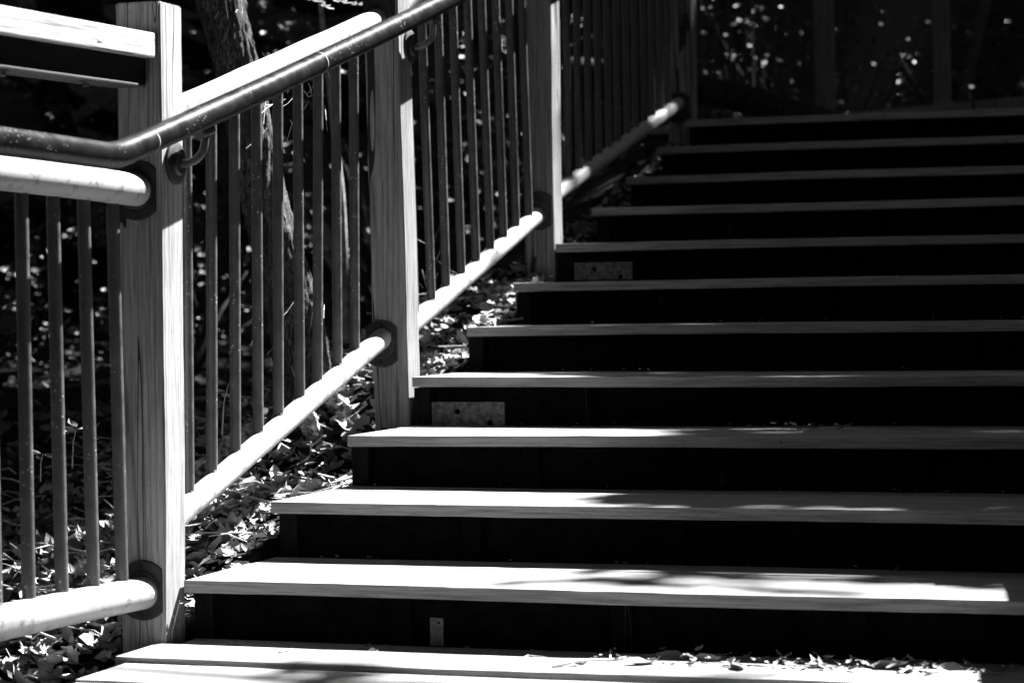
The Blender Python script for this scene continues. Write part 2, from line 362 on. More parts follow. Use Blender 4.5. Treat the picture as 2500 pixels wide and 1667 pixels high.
# ------------------------------------------------------------------ railings
def post(parent, corners_b, zb, corners_t, zt, mt=None):
    """corners: (x0,x1,y0,y1) at bottom and top"""
    bm = bmesh.new(); lv = []
    for (x0, x1, y0, y1), z in ((corners_b, zb), (corners_t, zt)):
        lv.append([bm.verts.new(p) for p in ((x0, y0, z), (x1, y0, z), (x1, y1, z), (x0, y1, z))])
    bm.faces.new(lv[0][::-1]); bm.faces.new(lv[1])
    for i in range(4): j = (i + 1) % 4; bm.faces.new((lv[0][i], lv[0][j], lv[1][j], lv[1][i]))
    bmesh.ops.bevel(bm, geom=list(bm.edges), offset=.0035, segments=2, affect='EDGES')
    es = [e for e in bm.edges if abs(e.verts[0].co.z - e.verts[1].co.z) > .5]; bmesh.ops.subdivide_edges(bm, edges=es, cuts=40)
    ph = random.uniform(0, 9)
    for v in bm.verts:
        z = v.co.z; v.co.x += .0009 * math.sin(z * 9 + ph) + random.uniform(-.0004, .0004); v.co.y += .0008 * math.sin(z * 7 + ph)
    return finish("post", bm, mt or M_POST, parent)
def flange(parent, cx, y, cz, r=.062, half=.044):
    bm = bmesh.new(); ring = []
    n = 48
    for i in range(n):
        t = 2 * math.pi * i / n; ring.append((max(-half, min(half, r * math.cos(t))), r * math.sin(t)))
    a = [bm.verts.new((cx + p, y, cz + q)) for p, q in ring]; b = [bm.verts.new((cx + p * .975, y - .006, cz + q * .975)) for p, q in ring]
    bm.faces.new(a); bm.faces.new(b[::-1])
    for i in range(n): j = (i + 1) % n; bm.faces.new((a[j], a[i], b[i], b[j]))
    # raised collar
    o = []
    for rr, dy in ((.040, -.006), (.040, -.011), (.035, -.013)):
        o.append([bm.verts.new((cx + rr * math.cos(2 * math.pi * i / 32), y + dy, cz + rr * math.sin(2 * math.pi * i / 32))) for i in range(32)])
    for p, q in zip(o, o[1:]):
        for i in range(32): j = (i + 1) % 32; bm.faces.new((p[j], p[i], q[i], q[j]))
    bm.faces.new(o[-1][::-1])
    bmesh.ops.recalc_face_normals(bm, faces=bm.faces)
    f = finish("flange", bm, M_FLANGE, parent)
    for dz in (-.049, .049):
        bm = bmesh.new(); tube(bm, [(cx - .004, y - .006, cz + dz), (cx - .004, y - .010, cz + dz)], .0055, 8); finish("bolt", bm, M_FLANGE, f)
    return f
def rail(parent, a, b, r, name="rail"):
    bm = bmesh.new(); n = 12; A, B = Vector(a), Vector(b)
    tube(bm, [A + (B - A) * i / n + Vector((0, 0, .0008 * math.sin(i * 1.9))) for i in range(n + 1)], r, 28)
    return finish(name, bm, M_RAIL, parent, smooth=True)
def baluster(parent, x, y, zb, zt, r=.0124, lx=0.0, ly=0.0, mt=None):
    x -= .006; y += .012
    lx += random.uniform(-.004, .004); ly += random.uniform(-.004, .004); y += random.uniform(-.0012, .0012)
    bm = bmesh.new(); h = zt - zb; zm = (zb + zt) / 2
    tube(bm, [(x + lx * (z - zm), y + ly * (z - zm), z) for z in [zb + h * i / 6 for i in range(7)]], r, 16)
    o = finish("baluster", bm, mt or M_BAL, parent, smooth=True)
    if y < 2.7 and not mt:
        bm = bmesh.new(); tube(bm, [(x - lx * h / 2, y - ly * h / 2, zb - .004), (x - lx * h / 2, y - ly * h / 2, zb + .006), (x - lx * h / 2, y - ly * h / 2, zb + .011)], [r * 1.35, r * 1.22, r * 1.0], 14, caps=False)
        finish("weld", bm, M_BAL, o, smooth=True)
    return o
def lerp(a, b, t): return a + (b - a) * t

sr = thing("stair_railing", "railing climbing the stairs with square timber posts and round steel balusters", "railing")
P1 = post(sr, (-.112, -.014, -.0735, .0185), -.28, (-.104, -.004, -.0735, .030), 1.3115)
P2 = post(sr, (-.102, -.005, 1.375, 1.470), .12, (-.129, -.032, 1.375, 1.470), 1.86, M_POST2)
P3 = post(sr, (-.103, -.005, 2.700, 2.800), .45, (-.093, -.007, 2.700, 2.800), 2.28, M_POST2)
P4 = post(sr, (-.101, -.003, 4.600, 4.690), 1.00, (-.090, -.003, 4.600, 4.690), 2.82, M_POST2)
# sections: bottom rail (A->B), top rail height above bottom, baluster positions
secs = [((-.055, .018, .235), (-.078, 1.366, .603), (-.055, .018, 1.083), (-.080, 1.366, 1.436), [.147 + .1285 * i for i in range(9)], .026, .004, .021),
        ((-.060, 1.470, .615), (-.056, 2.692, .963), (-.075, 1.470, 1.47), (-.056, 2.692, 1.83), [1.55 + .1295 * i for i in range(9)], .026, -.020, 0),
        ((-.057, 2.800, 1.013), (-.057, 4.592, 1.456), (-.057, 2.800, 1.88), (-.057, 4.592, 2.32), [2.93 + .1262 * i for i in range(13)], .026, -.004, 0)]
for A, B, A2, B2, bys, r, lx, ly in secs:
    rail(sr, A, B, r, "bottom_rail"); rail(sr, A2, B2, r, "top_rail")
    for y in bys:
        t = (y - A[1]) / (B[1] - A[1]); zb = lerp(A[2], B[2], t) + r * .7; zt = lerp(A2[2], B2[2], t) - r * .7
        baluster(sr, lerp(A[0], B[0], t), y, zb, zt, lx=lx, ly=ly)
for cx, y, cz in ((-.083, 1.3745, .587), (-.076, 1.3745, 1.456), (-.056, 2.6995, .978), (-.056, 2.6995, 1.845), (-.058, 4.5995, 1.441), (-.058, 4.5995, 2.30)): flange(sr, cx, y, cz)

lr = thing("landing_railing", "level railing of thick pale pipes along the left of the landing", "railing")
A, B, A2, B2 = (-.060, -2.6, .175), (-.058, -.081, .109), (-.060, -2.6, .975), (-.058, -.081, .929)
rail(lr, A, B, .033, "bottom_rail"); rail(lr, A2, B2, .033, "top_rail")
for i in range(19):
    y = -.182 - .1235 * i; t = (y - A[1]) / (B[1] - A[1])
    baluster(lr, -.058, y, lerp(A[2], B[2], t) + .022, lerp(A2[2], B2[2], t) - .022, r=.0130, lx=-.008)
flange(lr, -.062, -.0735, .113); flange(lr, -.062, -.0735, .929)
post(lr, (-.11, -.012, -2.70, -2.605), -.25, (-.11, -.012, -2.70, -2.605), 1.31)

# overhead beam
bmth = thing("top_beam", "pale cracked timber beam bolted over a rail with painted-in shade on the post top", "beam")
bm = bmesh.new(); box(bm, -.104, -.012, -2.66, -.0745, 1.196, 1.246, .003)
for v in bm.verts: v.co.z += (v.co.y + .07) * 0.022
finish("beam", bm, M_BEAM, bmth)
M_UNDER_LIT = wood("lit_underside_wood", .06, .035, 1, rings=20, crack=.3)  # paler colour stands in for bounce light on the underside
M_UNDER_SHADE = wood("shaded_under_rail_wood", .022, .012, 1, rings=20, crack=.3, spec=.1)  # rail colour darkened for the shade under the beam overhang
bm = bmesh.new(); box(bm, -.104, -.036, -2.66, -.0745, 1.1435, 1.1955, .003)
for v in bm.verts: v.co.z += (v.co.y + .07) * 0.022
finish("under_rail", bm, M_UNDER_SHADE, bmth)
bm = bmesh.new(); box(bm, -.107, -.032, -2.66, -.085, 1.137, 1.143, .002)  # thin strip added as the bounce-lit bottom edge
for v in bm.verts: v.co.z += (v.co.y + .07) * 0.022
finish("lit_underside_strip", bm, M_UNDER_LIT, bmth)
for yb in (-.30, -.62, -1.2):
    zz = 1.137 + (yb + .07) * .022
    bm = bmesh.new(); tube(bm, [(-.055, yb, zz - .0005), (-.055, yb, zz - .003)], .013, 16); tube(bm, [(-.055, yb, zz - .003), (-.055, yb, zz - .011)], .008, 6); finish("bolt", bm, M_PLATE, bmth)

# handrail on brackets
hr = thing("handrail", "dark painted steel handrail bending up the stairs on curved brackets", "handrail")
pts = [(.065, -3.2, .985), (.065, -1.6, .982), (.065, -.70, .9775), (.065, -.47, .9752), (.065, -.435, .9762), (.065, -.405, .980), (.065, -.38, .9850), (.065, -.34, .995),
       (.065, -.10, 1.0570), (.065, .301, 1.1618), (.065, .92, 1.329), (.065, 1.36, 1.4500), (.065, 1.9, 1.604), (.065, 3.0, 1.915), (.065, 4.6, 2.36), (.065, 5.4, 2.40)]
bm = bmesh.new(); tube(bm, pts, .0255, 32); finish("pipe", bm, M_HAND, hr, smooth=True)
for y, dirn in ((-.275, 0), (.60, 0)):
    z = 1.0110 if y < 0 else 1.2425
    sl_ = .262
    bm = bmesh.new(); tube(bm, [(.065, y - .001, z), (.065, y + .0018, z + .0005)], .02585, 32); finish("weld_ring", bm, M_RAIL, hr, smooth=True)
def bracket(y, zc, zt, yt):
    bm = bmesh.new(); x0 = -.0045
    tube(bm, [(x0, y, zc), (x0 + .006, y, zc), (x0 + .010, y, zc)], [.044, .044, .036], 32)
    tube(bm, [(x0 + .010, y, zc), (x0 + .016, y, zc)], [.026, .022], 24)
    b0 = finish("bracket", bm, M_FLANGE, hr, smooth=True)
    bm = bmesh.new(); tube(bm, smooth_path([(x0 + .012, y, zc), (.022, y, zc - .001), (.044, y, zc + .006), (.060, y + .002, zc + .026), (.065, yt, zt)], 6), .0085, 14)
    finish("arm", bm, M_ARM, b0, smooth=True)
    bm = bmesh.new(); tube(bm, [(.065, yt - .028, zt - .008), (.065, yt + .028, zt + .006)], .010, 12); finish("saddle", bm, M_ARM, b0, smooth=True)
bracket(-.016, .985, 1.048, -.012); bracket(1.398, 1.362, 1.430, 1.39)

# right-hand railing outside the frame, its rail shades the far end of the steps
rr_ = thing("far_side_railing", "matching railing on the right side of the stairs", "railing")
for y in (-.03, 1.42, 2.75, 4.65): post(rr_, (2.137, 2.23, y - .045, y + .045), stair_z(y) - .35, (2.137, 2.23, y - .045, y + .045), stair_z(y) + 1.3)

for y0_, y1_ in ((-.9, 6.0),):
    bm = bmesh.new(); box(bm, 2.08, 2.135, y0_, y1_, -.07, .07, .003)
    for v in bm.verts: v.co.z += (stair_z(max(v.co.y, -.9)) + .82)
    finish("top_rail", bm, M_POST, rr_)
# upper landing: posts, balusters, curb, log
ur = thing("upper_railing", "dim railing posts and thin bars beyond the top of the stairs", "railing")
post(ur, (-.226, -.132, 8.5, 8.6), 1.15, (-.246, -.152, 8.5, 8.6), 2.9, M_POST_SHADE)
post(ur, (.420, .500, 8.5, 8.6), 1.15, (.395, .478, 8.5, 8.6), 2.9, M_POST_SHADE)
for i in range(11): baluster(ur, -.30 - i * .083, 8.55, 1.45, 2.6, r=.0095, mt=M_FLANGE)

bm = bmesh.new()
vb = []
for x, z in ((-.05, 1.655), (1.6, 1.752)):
    for dy, dz in ((0, 0), (.05, 0), (.05, -.2), (0, -.2)): vb.append(bm.verts.new((x, 8.0 + dy, z + dz)))
for i in range(4): j = (i + 1) % 4; bm.faces.new((vb[i], vb[j], vb[4 + j], vb[4 + i]))
bm.faces.new(vb[:4][::-1]); bm.faces.new(vb[4:]); bmesh.ops.recalc_face_normals(bm, faces=bm.faces)
cb = finish("curb_board", bm, M_POST_SHADE, None); tag(cb, "thin pale board edge rising rightward beyond the top step", "board")
bm = bmesh.new(); tube(bm, smooth_path([(-1.3, 7.2, 1.86), (-.6, 6.9, 1.73), (-.2, 6.7, 1.63), (.3, 6.5, 1.45)], 6), [.085] * 7 + [.07] * 12, 16)
lg = finish("fallen_log", bm, M_BARK2, None, smooth=True); tag(lg, "fallen log leaning down behind the top step", "log")

# ------------------------------------------------------------------ canopy (sun-lit gaps) -- unseen leaf sheets overhead, laid and cut to shape sun and shade
def toplane(x, y, z):
    """shadow coordinates of a point: slide it along the sun ray to the plane through the tread edges"""
    h = z - (0.125 + 0.2784 * y); t = h / (S.z - 0.2784 * S.y)
    return x - t * S.x, y - t * S.y
LIT_E = [(.82, .49, .10, .035), (1.12, .49, .12, .035), (1.30, .475, .07, .03), (1.52, .475, .16, .022),
         (1.0, 1.36, .35, .05), (.35, 1.83, .45, .06), (.2, 2.28, .3, .05), (.75, 1.0, .1, .09)]
DARK_E = [(.62, .10, .10, .012), (1.75, .12, .10, .05), (.98, .15, .24, .022), (.86, .22, .14, .03), (1.20, .33, .30, .035), (1.55, .36, .25, .03), (1.36, .07, .12, .018), (1.62, .25, .12, .025), (1.10, -.20, .25, .012),
          (.45, -.24, .20, .02), (.9, -.38, .35, .02), (.5, -.40, .3, .014), (1.0, .42, .2, .03),
          (-.6, .85, .2, .08)]
SEG = [((.55, 8.56), (1.9, 8.62), .12), ((-0.36, 1.67), (-0.53, 1.44), .15), ((-0.53, 1.44), (-1.09, 0.77), .16), ((-0.36, 1.67), (-0.1, 1.67), .12), ((-0.19, 1.7), (-0.05, 1.66), .10)]
def litprob(x, y):
    """0 = shaded, 1 = fully sunlit, in shadow coordinates"""
    nz = .05 * vnoise(x, y, .16, 1) + .03 * vnoise(x, y, .07, 2)
    xr = np.interp(y, [-3, -.02, .02, .44, .46, .60, .86, .9, 1.25, 1.34, 1.42, 1.78, 1.9, 2.2, 2.4, 2.8, 2.9, 3.12, 3.3, 9],
                   [1.74, 1.74, 1.72, 1.70, .74, .74, .74, .80, .80, .5, .5, .18, .14, .13, .12, .10, .09, .04, -9, -9])
    xl = np.interp(y, [-3, -2.3, -1.9, -.6, .6, 1.0, 1.3, 1.8, 2.0, 3.2, 3.3, 9], [2, 0, -1.7, -1.75, -1.5, -1.05, -.62, -.55, -.50, -.02, 9, 9])
    d = np.minimum(xr - x, x - xl); d = np.minimum(d, y + 2.35); d = np.minimum(d, np.maximum(y + .80, -.06 - x))
    k = (d + nz) > 0
    for cx, cy, rx, ry in DARK_E: k &= (((x - cx) / rx) ** 2 + ((y - cy) / ry) ** 2 + 6 * nz) > 1
    for cx, cy, rx, ry in LIT_E: k |= (((x - cx) / rx) ** 2 + ((y - cy) / ry) ** 2 + 6 * nz) < 1
    p = k.astype(float)
    for (a, b), (c, e), r in SEG:
        t = np.clip(((x - a) * (c - a) + (y - b) * (e - b)) / ((c - a) ** 2 + (e - b) ** 2), 0, 1)
        p = np.maximum(p, (np.hypot(x - a - t * (c - a), y - b - t * (e - b)) + nz) < r)
    up_ = (y > 1.9) & (y < 3.2) & (x < .1) & (x > -.5)
    p = np.where(up_ & (p > 0), .975, p)
    up2 = (y > 3.95) & (y < 4.5) & (x < .02) & (x > -.35); p = np.where(up2, .66, p)
    hl = np.zeros(p.shape, bool)
    for hx, hy, hr_ in HOLES:
        dx = np.abs(x - hx) < hr_; hl |= dx & (np.hypot(x - hx, y - hy) < hr_)
    return np.maximum(p, hl)
U = S.cross(Vector((0, 0, 1))).normalized(); Vv = S.cross(U).normalized()
TREES = [(-4.6, 5.5), (5.2, 3.0), (4.6, 8.5), (-6.2, 11), (2.4, 13.5), (-1.6, 13.0), (-7.0, 1.5), (6.0, -2.0), (4.8, 18), (-4.0, 18), (9, 12), (-9.5, 7), (-5.5, -4.0), (-12, 14), (10, 4), (0.6, 19)]
for _a in np.linspace(0, 2 * np.pi, 17)[:-1]:  # added ring of unseen trees that closes off the low sky
    TREES.append((round(1 + 15.5 * math.cos(_a + .2), 2), round(-1 + 14.5 * math.sin(_a + .2), 2)))
GLINTS = [(-2.97,6.33,0.934,3),(-3.47,7.4,0.903,4),(-3.2,6.79,0.839,4),(-3.56,7.61,0.804,3),(-3.28,7.69,0.977,3),(-2.38,5.73,0.911,2),(-3.52,5.55,0.895,3),(-5.13,8.43,0.892,3),(-4.01,6.41,0.808,2),(-3.84,6.32,0.919,2),(-5.29,8.98,0.924,2),(-4.96,8.38,1.111,3),(-5.7,9.85,1.172,2),(-4.77,8.41,1.206,2),(-5.1,9.06,1.18,3),(-4.02,7.1,1.075,2),(-5.08,9.04,1.192,2),(-5.41,9.97,1.306,2),(-4.59,8.59,1.264,2),(-5.02,9.47,1.294,1),(-3.9,6.18,0.693,1),(-3.01,4.66,0.692,1),(-3.88,6.4,0.691,1),(-3.57,5.98,0.706,3),(-2.92,5.25,0.705,2),(-2.55,4.58,0.699,1),(-3.97,6.66,0.562,3),(-3.45,5.68,0.554,2),(-3.6,6.3,0.472,3),(-3.83,6.7,0.474,2),(-3.6,6.29,0.591,2),(-4.23,6.8,0.311,1),(-3.34,5.49,0.365,1),(-4.1,6.5,0.12,1),(-4.24,7.06,0.857,2),(-4.09,6.84,0.799,1),(-5.95,10.02,1.348,1),(-2.67,6.89,2.104,2),(-2.71,7.04,2.101,3),(-2.82,7.37,2.173,2),(-4.01,10.36,2.599,2),(-3.37,8.24,2.386,2),(-3.67,9.01,2.336,1),(-3.05,7.7,2.083,2),(-3.49,8.53,2.17,2),(-3.31,8.04,2.418,2),(-2.98,7.9,2.223,2),(-3.5,8.84,2.175,1),(-3.35,8.84,2.303,1),(-4.79,10.12,2.131,3),(-4.34,9.23,2.004,2),(-4.85,10.22,2.018,1),(-5.32,9.93,1.992,2),(-5.56,10.46,2.0,2),(-5.16,9.19,1.96,1),(-4.18,7.15,1.737,1),(-5.41,9.94,2.041,2),(-5.61,10.36,2.042,1),(-5.95,10.12,1.987,2),(-5.18,8.78,1.9,1),(-4.3,9.36,2.416,2),(-3.33,7.34,1.962,1),(-4.32,9.83,1.969,1),(-3.48,8.79,1.63,3),(-2.97,7.64,1.502,3),(-2.63,6.75,1.454,2),(-3.8,9.92,1.398,2),(-4.01,10.46,1.37,1),(-2.52,6.85,1.163,2),(-3.7,9.7,1.113,2),(-3.06,8.14,1.031,1),(-2.64,7.1,1.084,1),(-3.57,7.68,1.284,1),(-4.45,9.58,1.337,1),(-4.65,9.99,1.315,2),(-3.09,6.68,1.13,1),(-4.18,8.96,1.183,1),(-2.25,5.66,0.893,2),(-3.44,8.01,0.827,2),(-2.93,6.66,0.803,1),(-2.84,6.7,0.676,1),(-2.84,6.95,0.685,1),(-2.54,5.76,0.611,1),(-3.26,7.0,0.679,2),(-2.46,5.27,0.617,2),(-2.19,4.69,0.552,2),(-3.14,8.9,1.588,1),(-2.19,6.63,1.423,2),(-2.47,7.29,1.176,1),(-2.37,6.93,0.91,1),(-2.42,8.94,2.295,1),(-1.8,7.12,1.931,2),(-1.65,6.67,1.892,1),(-2.66,9.97,2.322,1),(-1.8,7.76,2.301,3),(-2.55,10.33,2.618,2),(-2.54,10.09,2.497,1),(-1.87,8.01,2.161,1),(-1.98,8.34,2.166,1),(-2.05,8.58,2.146,1),(-2.45,9.08,1.85,2),(-2.3,8.88,1.789,2),(-2.25,8.74,1.729,2),(-2.24,8.98,1.806,2),(-2.85,10.26,1.746,2),(-2.25,8.53,1.575,2),(-2.16,8.22,1.486,3),(-2.52,9.38,1.532,2),(-1.81,7.45,1.423,2),(-1.82,7.7,1.437,1),(-2.7,10.41,1.496,1),(-2.11,8.58,1.303,2),(-2.15,8.69,1.213,2),(-1.45,6.55,1.088,2),(-1.83,8.16,1.903,2),(-2.03,8.82,1.894,2),(-1.34,6.58,1.503,2),(-2.41,8.96,1.131,2),(-2.26,9.03,1.032,1),(-1.66,6.74,1.707,1),(-2.1,9.01,1.343,1),(-2.16,8.37,1.319,1),(-1.83,9.22,2.398,2),(-1.4,7.91,2.239,2),(-1.79,9.33,2.379,2),(-1.89,9.45,2.261,1),(-1.01,6.59,1.985,1),(-1.11,6.74,1.835,1),(-1.82,9.2,1.977,1),(-2.08,10.35,2.214,1),(-1.17,7.5,1.836,1),(-1.34,8.33,1.915,1),(-1.43,8.87,1.946,1),(-1.38,7.78,1.307,1),(-1.39,7.96,1.299,1),(-1.38,7.75,1.24,2),(-1.4,7.98,1.249,1),(-1.7,8.88,1.22,1),(-1.35,7.7,1.14,1),(-1.4,8.01,1.129,1),(-1.9,9.59,1.135,2),(-1.09,6.61,1.012,1),(-1.67,8.78,1.062,1),(-1.95,9.44,2.151,1),(-1.46,7.74,1.896,1),(-1.35,7.39,1.576,1),(-1.51,11.41,2.68,1),(-1.08,9.72,2.473,1),(-1.03,9.56,2.431,1),(-1.25,10.31,2.381,1),(-1.43,11.09,2.193,1),(-0.76,9.31,2.379,2),(-0.89,9.97,2.442,1),(-0.95,10.0,2.469,1),(-1.16,11.5,2.667,1),(-0.88,10.32,2.467,1),(-1.13,11.57,2.561,1),(-0.91,9.51,2.314,2),(-1.0,10.01,2.376,2),(-1.14,10.95,2.491,2),(-1.27,11.65,2.544,3),(-0.98,10.35,2.419,2),(-0.78,9.68,2.313,1),(-0.88,9.36,2.271,1),(-1.03,10.59,2.368,1),(-0.81,9.57,2.23,1),(-1.22,11.42,2.406,1),(-1.46,11.52,2.348,3),(-0.99,9.55,2.138,2),(-1.07,9.84,2.131,2),(-1.45,11.42,2.256,1),(-1.23,10.93,2.31,2),(-1.32,11.42,2.339,2),(-1.0,10.04,2.177,1),(-0.8,9.39,2.139,2),(-0.88,9.88,2.161,1),(-1.19,11.38,2.261,2),(-0.78,9.81,2.191,1),(-0.84,10.04,2.178,1),(-0.89,10.25,2.148,1),(-1.17,10.26,2.032,2),(-1.13,10.23,2.028,1),(-1.4,11.76,2.137,1),(-0.71,9.47,1.893,1),(-0.62,9.01,1.842,2),(-1.11,11.83,2.131,1),(-1.25,11.64,2.104,1),(-1.02,11.96,2.18,1),(-1.21,10.3,1.906,1),(-1.54,11.85,2.013,1),(-1.44,11.78,2.032,1),(-0.91,9.67,1.835,2),(-1.21,11.24,1.953,1),(-1.24,11.51,1.968,1),(-1.18,10.99,1.901,2),(-0.98,10.56,1.879,1),(-0.76,9.87,1.81,1),(-0.39,10.02,2.366,1),(-0.32,9.68,2.309,1),(-0.09,9.2,2.315,1),(-0.46,10.77,1.97,1),(-0.32,9.86,1.817,1),(-0.3,11.43,1.985,1),(0.05,9.14,1.77,1),(-0.41,11.71,2.276,1),(-0.23,11.08,2.307,1),(-0.33,11.77,2.234,1),(-0.25,11.69,2.38,1),(-0.25,11.7,2.174,1),(-0.09,10.73,2.209,3),(0.17,9.04,2.044,2),(-0.12,11.24,2.285,1),(0.18,9.52,2.127,1),(0.12,9.9,2.102,1),(-0.02,10.99,2.072,1),(-0.18,10.57,2.222,1),(0.39,10.24,1.948,1),(0.5,11.82,2.518,1),(0.63,10.84,2.002,2),(0.73,10.02,1.922,2),(0.04,9.76,2.025,1)]
HOLES = [toplane(-1.31, 4.2, z_) + (.13,) for z_ in (.95, 1.05, 1.22, 1.30, 1.38)]
for gx_, gy_, gz_, gs_ in GLINTS:
    hx, hy = toplane(gx_, gy_, gz_); HOLES.append((hx, hy, .10 + .012 * gs_))
def layer(cell, H, region, fine):
    """jittered grid of leaf positions in a sheet above the slope"""
    (x0, x1, y0, y1) = region
    nx_ = int((x1 - x0) / cell); ny_ = int((y1 - y0) / cell)
    gx, gy = np.meshgrid(np.arange(nx_), np.arange(ny_))
    xp = x0 + (gx.ravel() + RNG.uniform(-.1, 1.1, gx.size)) * cell; yp = y0 + (gy.ravel() + RNG.uniform(-.1, 1.1, gx.size)) * cell
    h = H + RNG.uniform(-.6, .6, gx.size); t = h / (S.z - .2784 * S.y)
    P = np.stack([xp + t * S.x, yp + t * S.y, .125 + .2784 * yp + t * S.z], 1)
    return xp, yp, P
crown_pos = []; crown_size = []
inner = (-3.2, 3.4, -3.2, 5.4)
for H in (6.6, 7.6, 8.6, 7.1):
    xp, yp, P = layer(.085, H, inner, True)
    keep = RNG.uniform(0, 1, len(xp)) > litprob(xp, yp) * 1.0
    crown_pos.append(P[keep]); crown_size.append(np.full(keep.sum(), .17) * RNG.uniform(.8, 1.25, keep.sum()))
mid = (-7.6, 1.8, 2.2, 13.0)
inside = lambda r, xp, yp: (xp > r[0] + .06) & (xp < r[1] - .06) & (yp > r[2] + .06) & (yp < r[3] - .06)
for H in (4.8, 5.8, 6.4, 5.3):
    xp, yp, P = layer(.078, H, mid, False)
    keep = ~inside(inner, xp, yp) & (RNG.uniform(0, 1, len(xp)) > litprob(xp, yp))
    crown_pos.append(P[keep]); crown_size.append(np.full(keep.sum(), .165) * RNG.uniform(.8, 1.2, keep.sum()))
for H in (5.2, 6.6, 7.6, 6.0):
    xp, yp, P = layer(.20, H, (-17, 17, -20, 26), False)
    keep = ~inside(inner, xp, yp) & ~inside(mid, xp, yp)
    keep &= RNG.uniform(0, 1, len(xp)) > litprob(xp, yp)
    crown_pos.append(P[keep]); crown_size.append(np.full(keep.sum(), .42) * RNG.uniform(.8, 1.25, keep.sum()))
nr = 52000; aa = RNG.uniform(0, 2 * np.pi, nr); rr0_ = RNG.uniform(12.5, 15.5, nr)  # unseen wall of leaves, added all round to cut sky fill
rx_ = 1 + rr0_ * np.cos(aa); ry_ = -1 + rr0_ * np.sin(aa); rk = ry_ < 11
rx_, ry_ = rx_[rk], ry_[rk]
crown_pos.append(np.stack([rx_, ry_, RNG.uniform(-4, 10, len(rx_)) + .2 * ry_], 1)); crown_size.append(RNG.uniform(.5, .9, len(rx_)))
CP = np.concatenate(crown_pos); CS = np.concatenate(crown_size)
T = np.array(TREES); own = np.argmin((CP[:, None, 0] - T[None, :, 0]) ** 2 + (CP[:, None, 1] - T[None, :, 1]) ** 2, axis=1)
LOOK = ["tall forest tree far left of the stairs", "tall tree right of the lower stairs", "tall tree right of the upper landing", "tall tree in the dark wood behind the left rail",
        "straight trunk in the dark beyond the top landing", "slim trunk in the dark behind the third post", "tall tree beside the landing on the left", "tall tree right of the landing",
        "far trunk at the right behind the landing", "far trunk behind the left balusters", "outermost tree on the right slope", "outermost tree on the left slope", "tree behind the lower left railing",
        "farthest tree on the left of the wood", "tree far right of the lower steps", "farthest tree straight up the slope"]
for i, (tx, ty) in enumerate(TREES):
    sel = own == i
    lab = LOOK[i] + ", leafy crown overhead" if i < len(LOOK) else "unseen tree added to block the sky, " + ["east", "east-northeast", "northeast", "north-northeast", "north", "north-northwest", "northwest", "west-northwest", "west", "west-southwest", "southwest", "south-southwest", "south", "south-southeast", "southeast", "east-southeast"][i - len(LOOK)] + " of the landing"
    tr = thing("forest_tree", lab, "tree", "forest trees round the stairs" if i < len(LOOK) else "added trees closing off the sky")
    gz = float(ground(tx, ty)); top = .125 + .2784 * ty + 6.5
    r0 = random.uniform(.12, .22)
    bm = bmesh.new(); lean = (random.uniform(-.4, .4), random.uniform(-.4, .4))
    tube(bm, smooth_path([(tx, ty, gz - .2), (tx + lean[0] * .2, ty + lean[1] * .2, gz + 1.5), (tx + lean[0] * .6, ty + lean[1] * .6, gz + 4), (tx + lean[0], ty + lean[1], max(top, gz + 6))], 5),
         [lerp(r0, r0 * .45, k / 15) for k in range(16)], 14)
    finish("trunk", bm, M_BARK2, tr, smooth=True)
    for b_ in range(5):
        a = random.uniform(0, 6.28); z0 = random.uniform(.55, .9) * (top - gz) + gz; L_ = random.uniform(1.5, 3)
        bm = bmesh.new(); tube(bm, [(tx + lean[0] * .7, ty + lean[1] * .7, z0), (tx + L_ * .5 * math.cos(a), ty + L_ * .5 * math.sin(a), z0 + .9), (tx + L_ * math.cos(a), ty + L_ * math.sin(a), z0 + 1.5)], [.06, .04, .02], 8)
        if abs(tx) > 4 or ty > 10: finish("limb", bm, M_BARK2, tr, smooth=True)
        else: bm.free()
    if sel.sum():
        mm = xforms(CP[sel], .35, CS[sel], base_n=tuple(S)); mass("crown", *LEAF_FLAT, mm, M_CANOPY, tr)

# ------------------------------------------------------------------ leaning tree beside the stairs
lt = thing("leaning_tree", "leaning rough-barked tree trunk behind the lower balusters, edge sunlit", "tree")
path = [(-0.399, 1.6, 0.192), (-0.409, 1.6, 0.392), (-0.404, 1.6, 0.483), (-0.414, 1.6, 0.607), (-0.446, 1.6, 0.754), (-0.51, 1.6, 0.983), (-0.572, 1.6, 1.289), (-0.634, 1.6, 1.541), (-0.764, 1.63, 2.041), (-1.134, 1.7, 3.341), (-1.534, 1.8, 5.141)]
sp = smooth_path(path, 14)
bm = bmesh.new(); rad = []
for i, p in enumerate(sp):
    z = p.z; rad.append((.063 if z > 1.0 else .070 - .007 * max(0, min(1, (z - .7) / .3))) + .045 * math.exp(-(z - .27) / .16) if z < 1.5 else max(.03, .068 - .008 * (z - 1.5)))
tube(bm, sp, rad, 72)
from mathutils import noise as mnoise
for v in bm.verts:
    q = Vector((v.co.x * 55, v.co.y * 55, v.co.z * 13)); 
    d = abs(mnoise.noise(q)) * 1.0 + .5 * abs(mnoise.noise(q * 2.3))
    k = min(range(0, len(sp), 4), key=lambda i: abs(sp[i].z - v.co.z)); c = sp[k]
    off = Vector((v.co.x - c.x, v.co.y - c.y, 0))
    if off.length > 1e-4: v.co += off.normalized() * (.010 * d - .004)
finish("trunk", bm, M_BARK, lt, smooth=False)
